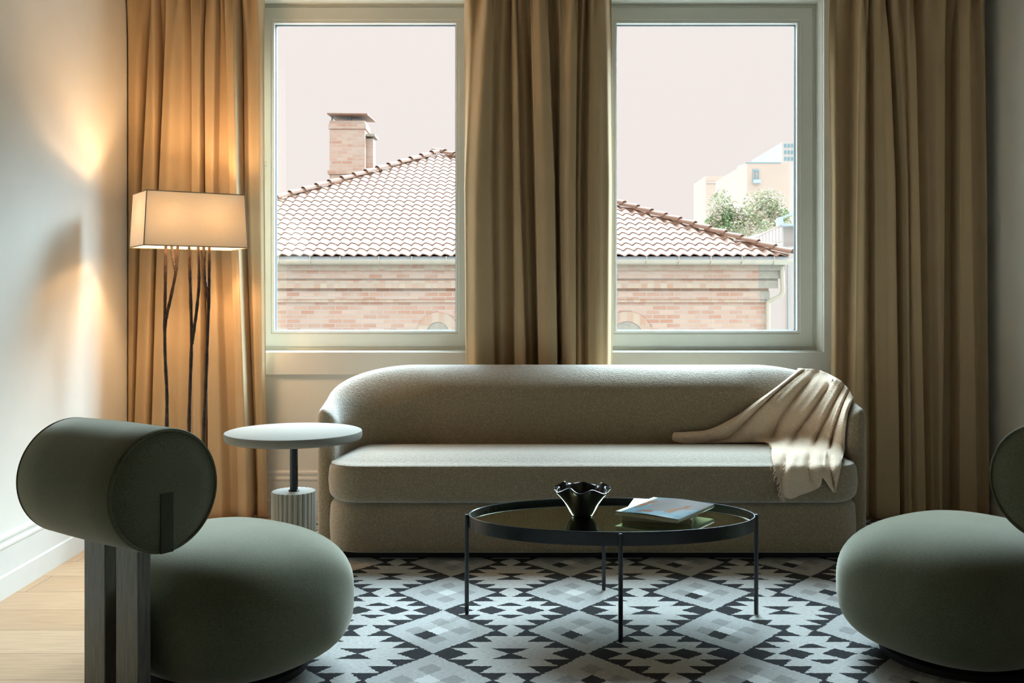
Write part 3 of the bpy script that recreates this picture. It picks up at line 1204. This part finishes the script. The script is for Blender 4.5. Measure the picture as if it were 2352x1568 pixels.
# hidden inside the shade: the bar that carries it, two bulbs
ax = (c2 - c1).normalized()
bm = bmesh.new()
tube(bm, [Vector((ctr.x, ctr.y, 1.44)) - L0 - ax * 0.13, Vector((ctr.x, ctr.y, 1.44)) - L0 + ax * 0.13], 0.006, 8)
from_bm('cross_bar', bm, 'bronze', lamp)
LAMP_W = 9.6
for s in (-1, 1):
    ld = bpy.data.lights.new('bulb_light', 'POINT')
    ld.energy = LAMP_W
    ld.color = (1.0, 0.62, 0.32)
    ld.shadow_soft_size = 0.03
    lo = link(bpy.data.objects.new('bulb_light', ld), lamp)
    lo.location = Vector((ctr.x, ctr.y, 1.53)) + ax * (0.105 * s) - L0
    lo['kind'] = 'helper'

# ================================================================ blanket over the sofa arm
bpy.context.view_layer.update()
trees = []
for o in (shell, scush, sbase):
    mw = Matrix.Translation((0.36, 4.45, RT))
    vv = [mw @ v.co for v in o.data.vertices]
    trees.append(BVHTree.FromPolygons(vv, [tuple(p.vertices) for p in o.data.polygons]))
EYE = Vector((0, 0, CH))


def hit(px, py):
    d = (P(px, py, 1.0) - EYE)
    best = None
    for t in trees:
        loc, nor, idx, dist = t.ray_cast(EYE, d.normalized())
        if loc is not None and (best is None or loc.y < best):
            best = loc.y
    return best


CV = [
    [(1830, 853), (1785, 889), (1736, 924), (1689, 958), (1632, 986), (1590, 992), (1551, 994)],
    [(1845, 849), (1795, 890), (1745, 935), (1695, 972), (1640, 1000), (1590, 1008), (1548, 1012)],
    [(1858, 848), (1808, 893), (1765, 935), (1722, 973), (1680, 998), (1645, 1010), (1611, 1016)],
    [(1872, 849), (1825, 895), (1785, 940), (1750, 975), (1722, 998), (1705, 1010), (1689, 1019)],
    [(1885, 852), (1845, 900), (1812, 945), (1790, 975), (1775, 998), (1768, 1010), (1764, 1020)],
    [(1900, 858), (1870, 905), (1840, 950), (1815, 985), (1797, 1020), (1785, 1045), (1776, 1062)],
    [(1915, 866), (1890, 910), (1866, 960), (1842, 1010), (1822, 1060), (1808, 1105), (1804, 1140)],
    [(1930, 875), (1908, 920), (1888, 970), (1870, 1020), (1855, 1065), (1846, 1105), (1842, 1134)],
    [(1942, 887), (1923, 930), (1908, 975), (1896, 1020), (1887, 1065), (1882, 1100), (1880, 1119)],
    [(1948, 895), (1931, 935), (1916, 980), (1905, 1025), (1897, 1060), (1892, 1082), (1889, 1096)],
    [(1954, 905), (1938, 942), (1926, 985), (1919, 1030), (1916, 1075), (1915, 1108), (1915, 1130)],
    [(1959, 918), (1947, 945), (1941, 990), (1938, 1035), (1931, 1068), (1925, 1095), (1920, 1114)],
]
NU, NV = 110, 70
CVv = [[Vector(p) for p in c] for c in CV]
pix = []
for j in range(NV):
    v = j / (NV - 1)
    cross = [catmull(c, v) for c in CVv]
    pix.append([catmull(cross, i / (NU - 1)) for i in range(NU)])
hy = [[hit(*p) for p in r] for r in pix]
for j in range(NV):        # rays that pass beside the sofa take the nearest hit in their row
    good = [i for i in range(NU) if hy[j][i] is not None]
    for i in range(NU):
        if hy[j][i] is None:
            if good:
                k = min(good, key=lambda q: abs(q - i))
                hy[j][i] = hy[j][k] + 0.002 * abs(k - i)
            else:
                hy[j][i] = 4.6
THK = 0.012
dep = [[q - THK for q in r] for r in hy]
for it in range(60):
    nd = [r[:] for r in dep]
    for j in range(NV):
        for i in range(NU):
            s, n = 0.0, 0
            for dj, di in ((-1, 0), (1, 0), (0, -1), (0, 1)):
                if 0 <= j + dj < NV and 0 <= i + di < NU:
                    s += dep[j + dj][i + di]
                    n += 1
            nd[j][i] = min(dep[j][i] * 0.4 + 0.6 * s / n, hy[j][i] - THK)
    dep = nd


def fold(u, v):
    q = u + 0.035 * math.sin(3.0 * v + 9 * u) + 0.02 * math.sin(7 * v - 3 * u)
    a = abs(math.sin(PI * (5.6 * q + 0.15)))
    a = 1 - (1 - a) ** 1.6
    b = 0.5 + 0.5 * math.sin(2 * PI * (11.3 * q - 0.6 * v) + 2.0)
    env = 0.45 + 0.55 * math.sin(PI * min(1.0, v * 0.95)) ** 0.7
    edge = min(1.0, u / 0.05, (1 - u) / 0.04)
    return env * (0.040 * a + 0.007 * b) * (0.35 + 0.65 * edge)


def clear(p, gap):
    """keep the cloth outside the upholstery"""
    for t in trees:
        loc, nor, idx, dist = t.find_nearest(p, 0.25)
        if loc is not None:
            d = (p - loc).dot(nor)
            if d < gap:
                p = p + nor * (gap - d)
    return p


rows = []
crest = []
for i in range(NU):
    crest.append(P(pix[0][i].x, pix[0][i].y, dep[0][i]))
for k in range(5, 0, -1):  # over the crest and down behind
    a = k / 5 * 1.7
    r_ = []
    for i, p in enumerate(crest):
        e_ = max(0.0, 1 - i / 14)
        r_.append(p + Vector((0.02 * k / 5 + 0.05 * e_ * k / 5, 0.10 * math.sin(min(a, PI / 2)) + 0.012, -0.07 * (1 - math.cos(a)) - 0.02 * e_)))
    rows.append(r_)
for j in range(NV):
    v = j / (NV - 1)
    row = []
    for i in range(NU):
        u = i / (NU - 1)
        row.append(P(pix[j][i].x, pix[j][i].y, dep[j][i] - fold(u, v)))
    rows.append(row)
for _ in range(4):
    rows = [[clear(p, 0.012) for p in r] for r in rows]
bm = bmesh.new()
grid(bm, rows)
B0 = Vector((1.30, 4.4, 0.44))
bm.transform(Matrix.Translation(-B0))
blanket = from_bm('throw_blanket', bm, 'muslin', angle=180)
blanket.location = B0
solidify(blanket, 0.007, 0.0)
tag(blanket, 'crumpled beige muslin throw blanket draped over the sofa arm', 'blanket')
# folded under-edges on the seat
for k_r, (path, r) in enumerate((([(1551, 996), (1549, 1006), (1560, 1014), (1590, 1017), (1632, 1013)], 0.011),
                  ([(1700, 1003), (1712, 999), (1735, 1004), (1752, 1010), (1768, 1018)], 0.010))):
    bm = bmesh.new()
    pts = []
    for p in path:
        h_ = hit(*p)
        pts.append(P(p[0], p[1] - 3, (h_ or 4.4) - 0.035) - B0)
    tube(bm, smooth_path(pts, 20), [r * (0.6 + 0.4 * math.sin(PI * i / 19)) for i in range(20)], 10)
    from_bm('rolled_fold', bm, 'muslin', blanket)
# fringe along the hanging hem
bm = bmesh.new()
rf = random.Random(4)
hem = [(1774, 1026), (1777, 1045), (1780, 1066), (1786, 1085), (1793, 1108), (1799, 1126), (1804, 1141)]
hem2 = [(1800, 1052), (1802, 1080), (1806, 1105), (1808, 1128)]
for line, n in ((hem, 52), (hem2, 22)):
    pts = [Vector(p) for p in line]
    for k in range(n):
        p = catmull(pts, k / (n - 1))
        h_ = hit(p.x + 6, p.y)
        y = (h_ or 4.15) - 0.030
        L = rf.uniform(9, 20)
        sx = rf.uniform(-1.0, 0.3)
        q = [P(p.x + 3, p.y - 1, y), P(p.x + sx * L * 0.3 - 1, p.y + L * 0.35, y - 0.006), P(p.x + sx * L * 0.6 + rf.uniform(-2, 2), p.y + L * 0.7, y - 0.005),
             P(p.x + sx * L * 0.6 + rf.uniform(-3, 3), p.y + L, y - 0.003)]
        tube(bm, [clear(v, 0.014) - B0 for v in smooth_path(q, 8)], 0.0019, 5)
fr_ = from_bm('fringe', bm, 'muslin', blanket)
fr_['kind'] = 'stuff'

# ================================================================ outside: brick house opposite
BY = 17.0
hs = tag(empty('brick_house', (-1.3, BY, -3.0)), 'old brick house with orange pantile hip roof across the courtyard', 'house')
H0 = Vector(hs.location)


def hpart(name, bm, m, parent=hs, **k):
    bm.transform(Matrix.Translation(-H0))
    return from_bm(name, bm, m, parent, **k)


XR = PX(1760, BY)
XLB = -6.9
bm = bmesh.new()
box(bm, XLB, XR, BY, 28.4, -3.0, 1.84)
hpart('wall', bm, 'brick', smooth=False)
z1, z2, z3, z4 = PZ(607, BY), PZ(662, BY), PZ(668, BY), PZ(694, BY)
steps = [(z4, z4 + 0.055, 0.05, 1762), (z4 + 0.055, z3, 0.075, 1768), (z2, PZ(645, BY), 0.16, 1787), (PZ(645, BY), PZ(640, BY), 0.13, 1787),
         (PZ(640, BY), PZ(622, BY), 0.18, 1797), (PZ(622, BY), z1 + 0.02, 0.24, 1803)]
for za, zb, pr, px in steps:
    bm = bmesh.new()
    xe = PX(px, BY - pr)
    xc = PX(1742 if pr > 0.1 else 1745, BY - pr)
    box(bm, XLB - pr, xc, BY - pr, BY + 0.05, za, zb)
    sol = pr in (0.24, 0.16, 0.05)
    b = hpart('brick_course', bm, 'soldier' if sol else 'brick', smooth=False)
    bm = bmesh.new()
    box(bm, xc, xe, BY - pr, BY + 0.05, za, zb)
    hpart('cement_corner', bm, 'render', b, smooth=False)
bm = bmesh.new()
box(bm, XLB - 0.05, PX(1764, BY), BY - 0.045, BY + 0.05, z3, z2)
hpart('brick_course', bm, 'brick', smooth=False)
for px, r0, py in ((1006, 0.20, 765), (1440, 0.29, 775)):
    bm = bmesh.new()
    cx, cz = PX(px, BY), PZ(py, BY)
    rows = []
    for i in range(25):
        a = PI * i / 24
        row = []
        for r, y in ((r0, BY - 0.02), (r0 + 0.17, BY - 0.02), (r0 + 0.17, BY + 0.02), (r0, BY + 0.02)):
            row.append((cx + r * math.cos(a), y, cz + r * math.sin(a)))
        rows.append(row)
    grid(bm, rows, closed_u=True)
    ar = hpart('window_arch', bm, 'soldier', smooth=False)
    bm = bmesh.new()
    n = 16
    loop = [bm.verts.new((cx + r0 * math.cos(PI * i / n), BY - 0.005, cz + r0 * math.sin(PI * i / n))) for i in range(n + 1)]
    loop += [bm.verts.new((cx - r0, BY - 0.005, cz - 1.2)), bm.verts.new((cx + r0, BY - 0.005, cz - 1.2))]
    bm.faces.new(loop)
    hpart('window', bm, 'render', smooth=False)

# roof
EY, EZ = 16.55, PZ(586, 16.55)
RXR, RXL = PX(1812, EY), PX(197, EY)
AP = Vector((PX(1012, 22.6), 22.6, PZ(352, 22.6)))
run = AP.y - EY
slope = Vector((0, run, AP.z - EZ))
SL = slope.length
su = slope.normalized()
sn = Vector((0, -su.z, su.y))
TW, CL = 0.187, 0.272
nc = int(SL / CL)
per = 8
nx = int((RXR - RXL) / TW * per)
bm = bmesh.new()


def rx(s, side):
    t = s / SL
    return (RXL + (AP.x - RXL) * t) if side < 0 else (RXR + (AP.x - RXR) * t)


prev = None
for c in range(nc):
    rows = []
    for s, lift in ((c * CL - 0.015, 0.0), (c * CL - 0.014, 0.020), ((c + 1) * CL - 0.015, 0.004)):
        s = max(s, -0.02)
        xa, xb = rx(max(s, 0), -1), rx(max(s, 0), 1)
        row = []
        for i in range(nx + 1):
            x = RXL + (RXR - RXL) * i / nx
            x = min(max(x, xa), xb)
            ph = (x - RXL) / TW
            u = ph - math.floor(ph)
            wv = math.sin(2 * PI * u) * 0.5 + 0.14 * math.sin(4 * PI * u + 0.6)
            p = Vector((x, EY, EZ)) + su * s + sn * (0.042 * wv + lift)
            row.append(p)
        rows.append(row)
    grid(bm, rows)
bmesh.ops.remove_doubles(bm, verts=bm.verts, dist=0.0004)
roof = hpart('pantile_roof', bm, 'tile', angle=50)
bm = bmesh.new()
BKY = 28.9
for a, b in (((RXL, EY, EZ), (RXL, BKY, EZ)), ((RXR, BKY, EZ), (RXR, EY, EZ)), ((RXL, BKY, EZ), (RXR, BKY, EZ))):
    bm.faces.new([bm.verts.new(Vector(a) - Vector((0, 0, .03))), bm.verts.new(Vector(b) - Vector((0, 0, .03))), bm.verts.new(AP - Vector((0, 0, .03)))])
bm.faces.new([bm.verts.new((x, y, EZ - 0.03)) for x, y in ((RXL, EY), (RXR, EY), (RXR, BKY), (RXL, BKY))])
hpart('roof_slope', bm, 'tile', roof, smooth=False)
for side in (-1, 1):
    a = Vector((RXL if side < 0 else RXR, EY, EZ))
    L = (AP - a).length
    d = (AP - a).normalized()
    n_t = int(L / 0.34)
    sd = d.cross(Vector((0, 0, 1))).normalized()
    up = sd.cross(d).normalized()
    if up.z < 0:
        up = -up
    bm = bmesh.new()
    for k in range(n_t + 1):
        rows = []
        for q, r, lf in ((0.0, 0.092, 0.03), (0.42, 0.068, 0.0)):
            p = a + d * (k * 0.34 + q - 0.05) + up * (0.01 + lf)
            rows.append([p + sd * (r * math.cos(PI * i / 10)) + up * (r * math.sin(PI * i / 10)) for i in range(11)])
            rows.append([p + sd * ((r - 0.015) * math.cos(PI * i / 10)) + up * ((r - 0.015) * math.sin(PI * i / 10)) for i in range(11)])
        grid(bm, [rows[1], rows[0], rows[2], rows[3]])
    hpart('hip_ridge_tiles', bm, 'tile', roof, angle=60)

# fascia, gutter, brackets, downpipe
bm = bmesh.new()
box(bm, RXL, PX(1811, 16.6), 16.575, BY + 0.1, PZ(601, 16.6), PZ(589, 16.6))
hpart('fascia', bm, 'zinc', smooth=False)
gz = PZ(598, 16.58)
bm = bmesh.new()
rows = []
for x in (RXL - 0.05, PX(1822, 16.58)):
    rows.append([(x, 16.60 + 0.075 * math.cos(PI + PI * i / 12), gz + 0.070 * math.sin(PI + PI * i / 12)) for i in range(13)])
grid(bm, rows)
gut = hpart('gutter', bm, 'gutter', angle=80)
solidify(gut, 0.006)
bm = bmesh.new()
tube(bm, [(RXL - 0.05, 16.525, gz), (PX(1822, 16.525), 16.525, gz)], 0.011, 8)
hpart('gutter_lip', bm, 'gutter', gut)
for px in (640, 712, 781, 870, 946, 1025, 1180, 1290, 1485, 1559, 1633, 1704, 1778):
    bm = bmesh.new()
    x = PX(px, 16.55)
    pts = [(x, 16.60 + 0.083 * math.cos(PI + PI * i / 8), gz + 0.078 * math.sin(PI + PI * i / 8)) for i in range(9)]
    pts = [(x, 16.545, gz + 0.07)] + pts
    tube(bm, pts, 0.009, 6)
    hpart('gutter_bracket', bm, 'gutter', gut)
bm = bmesh.new()
yp = 16.78
pts = [P(1796, 612, yp), P(1797, 640, yp), P(1798.5, 660, yp), P(1797, 672, yp + .02), P(1790, 680, yp + .05), P(1776, 687, yp + .1), P(1767, 692, yp + .14), P(1764, 702, yp + .15), P(1764, 780, yp + .15)]
tube(bm, smooth_path(pts, 40), 0.042, 12)
hpart('downpipe', bm, 'gutter')

# chimney of the house
QY = 22.5
bm = bmesh.new()
box(bm, PX(757, QY), PX(838, QY), QY, QY + 0.62, 3.45, PZ(277, QY))
ch = hpart('chimney', bm, 'brick', smooth=False)
bm = bmesh.new()
box(bm, PX(757, QY) - 0.025, PX(840, QY) + 0.01, QY - 0.03, QY + 0.65, PZ(296, QY), PZ(284, QY))
hpart('brick_band', bm, 'brick', ch, smooth=False)
bm = bmesh.new()
box(bm, PX(757, QY) - 0.04, PX(840, QY) + 0.02, QY - 0.05, QY + 0.67, PZ(400, QY), PZ(391, QY))
hpart('brick_band', bm, 'brick', ch, smooth=False)
bm = bmesh.new()
box(bm, PX(838, QY + .2), PX(857, QY + .2), QY + 0.2, QY + 0.6, 3.45, PZ(318, QY + .2))
hpart('flue', bm, 'brick', ch, smooth=False)
bm = bmesh.new()
box(bm, PX(838, QY + .2), PX(861, QY + .1), QY + 0.1, QY + 0.7, PZ(314, QY + .2), PZ(309, QY + .2))
hpart('flue_cap', bm, 'render', ch, smooth=False)
bm = bmesh.new()
xa, xb, zc = PX(752, QY - 0.1), PX(850, QY - 0.1), PZ(263, QY - .1)
vs = [bm.verts.new(p) for p in [(xa, QY - .14, zc), (xb - .06, QY - .14, zc - 0.01), (xb + 0.02, QY + .75, zc - 0.02), (xa + .06, QY + .75, zc)]]
ex = bmesh.ops.extrude_face_region(bm, geom=[bm.faces.new(vs)])
for v in ex['geom']:
    if isinstance(v, bmesh.types.BMVert):
        v.co.z += 0.03
hpart('chimney_cap', bm, 'tile', ch, smooth=False)
for px in (762, 796, 806, 832):
    bm = bmesh.new()
    tube(bm, [P(px, 278, QY + .15), P(px + (2 if px < 800 else -2), 262, QY + .15)], 0.02, 6)
    hpart('cap_support', bm, 'gasket', ch)

# paving of the courtyard
bm = bmesh.new()
box(bm, -60, 90, 5.6, 130, -3.2, -3.0)
structure(from_bm('ground', bm, 'ground', smooth=False))


# ================================================================ pale houses and tree beyond
def block(bm, px0, px1, py_top, y, depth, zb=-3.0):
    box(bm, PX(px0, y), PX(px1, y), y, y + depth, zb, PZ(py_top, y))


def local(o, bm):
    bm.transform(Matrix.Translation(-Vector(o.location)))
    return bm


TY = 58.0
t1 = tag(empty('tower_house', (PX(1755, TY), TY, -3.0)), 'pale tower house with a small window above the leafy tree', 'building')
bm = bmesh.new()
block(bm, 1716, 1812, 373, TY, 9)
from_bm('wall', local(t1, bm), 'palebrick', t1, smooth=False)
bm = bmesh.new()
vs = [P(1694, 382, TY + 7), P(1716, 373.5, TY)]
a, b = vs
q = [bm.verts.new(v) for v in (a, b, Vector((b.x, b.y, -3)), Vector((a.x, a.y, -3)))]
bm.faces.new(q)
from_bm('side_wall', local(t1, bm), 'palewall', t1, smooth=False)
bm = bmesh.new()
box(bm, PX(1716, TY), PX(1794, TY), TY - 0.05, TY + 0.3, PZ(374.5, TY), PZ(372.5, TY))
from_bm('roof_edge', local(t1, bm), 'bluetrim', t1, smooth=False)
bm = bmesh.new()
rect_frame(bm, PX(1729, TY), PX(1743, TY), PZ(413, TY), PZ(389, TY), 0.05, 0.05, 0.08, 0.09, TY - 0.06, TY, 0)
box(bm, PX(1734.5, TY), PX(1736.2, TY), TY - 0.05, TY, PZ(412, TY), PZ(391, TY))
w1 = from_bm('window', local(t1, bm), 'bluetrim', t1, smooth=False)
bm = bmesh.new()
box(bm, PX(1728, TY), PX(1744.5, TY), TY - 0.35, TY, PZ(421.5, TY), PZ(414, TY))
from_bm('window_box', local(t1, bm), 'slate', w1, smooth=False)

TY2 = 75.0
t2 = empty('far_tower', (PX(1642, TY2), TY2, -3.0))
tag(t2, 'faint pale square tower standing alone beyond the roof slope', 'building')
bm = bmesh.new()
block(bm, 1621, 1663, 404, TY2, 5)
from_bm('wall', local(t2, bm), 'palebrick', t2, smooth=False)
bm = bmesh.new()
box(bm, PX(1620, TY2), PX(1664, TY2), TY2 - 0.1, TY2, PZ(421, TY2), PZ(418, TY2))
from_bm('string_course', local(t2, bm), 'palewall', t2, smooth=False)

TY3 = 95.0
t3 = tag(empty('apartment_block', (PX(1815, TY3), TY3, -3.0)), 'faint tall block with rows of blue windows behind the tower house', 'building')
bm = bmesh.new()
block(bm, 1796, 1900, 326, TY3, 12)
from_bm('wall', local(t3, bm), 'palewall', t3, smooth=False)
for i in range(4):
    for j in range(3):
        px, py = 1801 + i * 8, 330 + j * 15
        bm = bmesh.new()
        rect_frame(bm, PX(px, TY3), PX(px + 5, TY3), PZ(py + 9, TY3), PZ(py, TY3), 0.05, 0.05, 0.05, 0.08, TY3 - 0.06, TY3, 0)
        box(bm, PX(px + 2, TY3), PX(px + 3, TY3), TY3 - 0.05, TY3, PZ(py + 9, TY3), PZ(py, TY3))
        from_bm('window', local(t3, bm), 'bluetrim', t3, smooth=False)

DY = 27.0
t4 = tag(empty('rendered_house', (PX(1860, DY), DY, -3.0)), 'white rendered house with railing past the brick house corner', 'building')
bm = bmesh.new()
block(bm, 1700, 2050, 566, DY, 6)
from_bm('wall', local(t4, bm), 'palewall', t4, smooth=False)
bm = bmesh.new()
box(bm, PX(1809, DY), PX(1811, DY), DY - 0.06, DY, -3.0, PZ(566, DY))
from_bm('drainpipe', local(t4, bm), 'slate', t4, smooth=False)
bm = bmesh.new()
block(bm, 1799, 1990, 520, DY + 0.4, 4)
dw = from_bm('upper_wall', local(t4, bm), 'palewall', t4, smooth=False)
bm = bmesh.new()
box(bm, PX(1793, DY), PX(1990, DY), DY - 0.1, DY + 0.5, PZ(519, DY), PZ(514, DY))
box(bm, PX(1793, DY), PX(1797, DY), DY - 0.1, DY + 0.5, PZ(514, DY), PZ(498, DY))
rows = [[P(1795, 498, DY), P(1826, 485, DY), P(1990, 470, DY)], [P(1795, 502, DY), P(1826, 491, DY), P(1990, 476, DY)]]
grid(bm, rows)
from_bm('eaves', local(t4, bm), 'slate', t4, smooth=False)
rail = bmesh.new()
tube(rail, [P(1735, 546, DY), P(1800, 514, DY)], 0.03, 6)
tube(rail, [P(1735, 566, DY), P(1800, 554, DY)], 0.025, 6)
for k in range(9):
    px = 1737 + k * 7.5
    tube(rail, [P(px, 566 - (px - 1735) * 0.185, DY), P(px, 545 - (px - 1735) * 0.49, DY)], 0.016, 5)
from_bm('railing', local(t4, rail), 'palewall', t4)

GY = 38.0
tr = tag(empty('leafy_tree', (PX(1730, GY), GY, -3.0)), 'pale green leafy tree rising behind the hip roof', 'tree')
bm = bmesh.new()
base = Vector(tr.location)
cen = P(1725, 500, GY)
tube(bm, [base - base, Vector((0.05, 0, 3.0)), cen - base], [0.22, 0.16, 0.08], 10)
rr_ = random.Random(11)
lobes = [(1655, 480, 32, 46), (1640, 520, 24, 28), (1700, 515, 42, 40), (1745, 480, 45, 46), (1770, 465, 34, 34), (1790, 505, 30, 36), (1740, 525, 60, 30), (1680, 500, 30, 40)]
for lx_, ly_, a_, b_ in lobes:
    c_ = P(lx_, ly_, GY)
    tube(bm, [cen - base, (cen - base).lerp(c_ - base, 0.6) + Vector((0, 0.1, 0.05)), c_ - base], [0.06, 0.04, 0.015], 6)
from_bm('trunk', bm, 'bark', tr)
bm = bmesh.new()
k_ = GY / F
for lx_, ly_, a_, b_ in lobes:
    c_ = P(lx_, ly_, GY) - base
    for _ in range(900):
        th, ph = rr_.uniform(0, 2 * PI), math.acos(rr_.uniform(-1, 1))
        r = rr_.random() ** 0.4
        p = c_ + Vector((a_ * k_ * r * math.sin(ph) * math.cos(th), a_ * k_ * r * math.sin(ph) * math.sin(th), b_ * k_ * r * math.cos(ph)))
        s = rr_.uniform(0.035, 0.085)
        m_ = Matrix.Rotation(rr_.uniform(0, 6.28), 3, 'Z') @ Matrix.Rotation(rr_.uniform(-1.2, 1.2), 3, 'X') @ Matrix.Rotation(rr_.uniform(-1, 1), 3, 'Y')
        vs = [bm.verts.new(p + m_ @ Vector(v)) for v in ((-s, 0, 0), (0, -s * .55, 0), (s, 0, 0), (0, s * .55, 0))]
        bm.faces.new(vs)
from_bm('foliage', bm, 'leaf', tr, smooth=False, recalc=False)
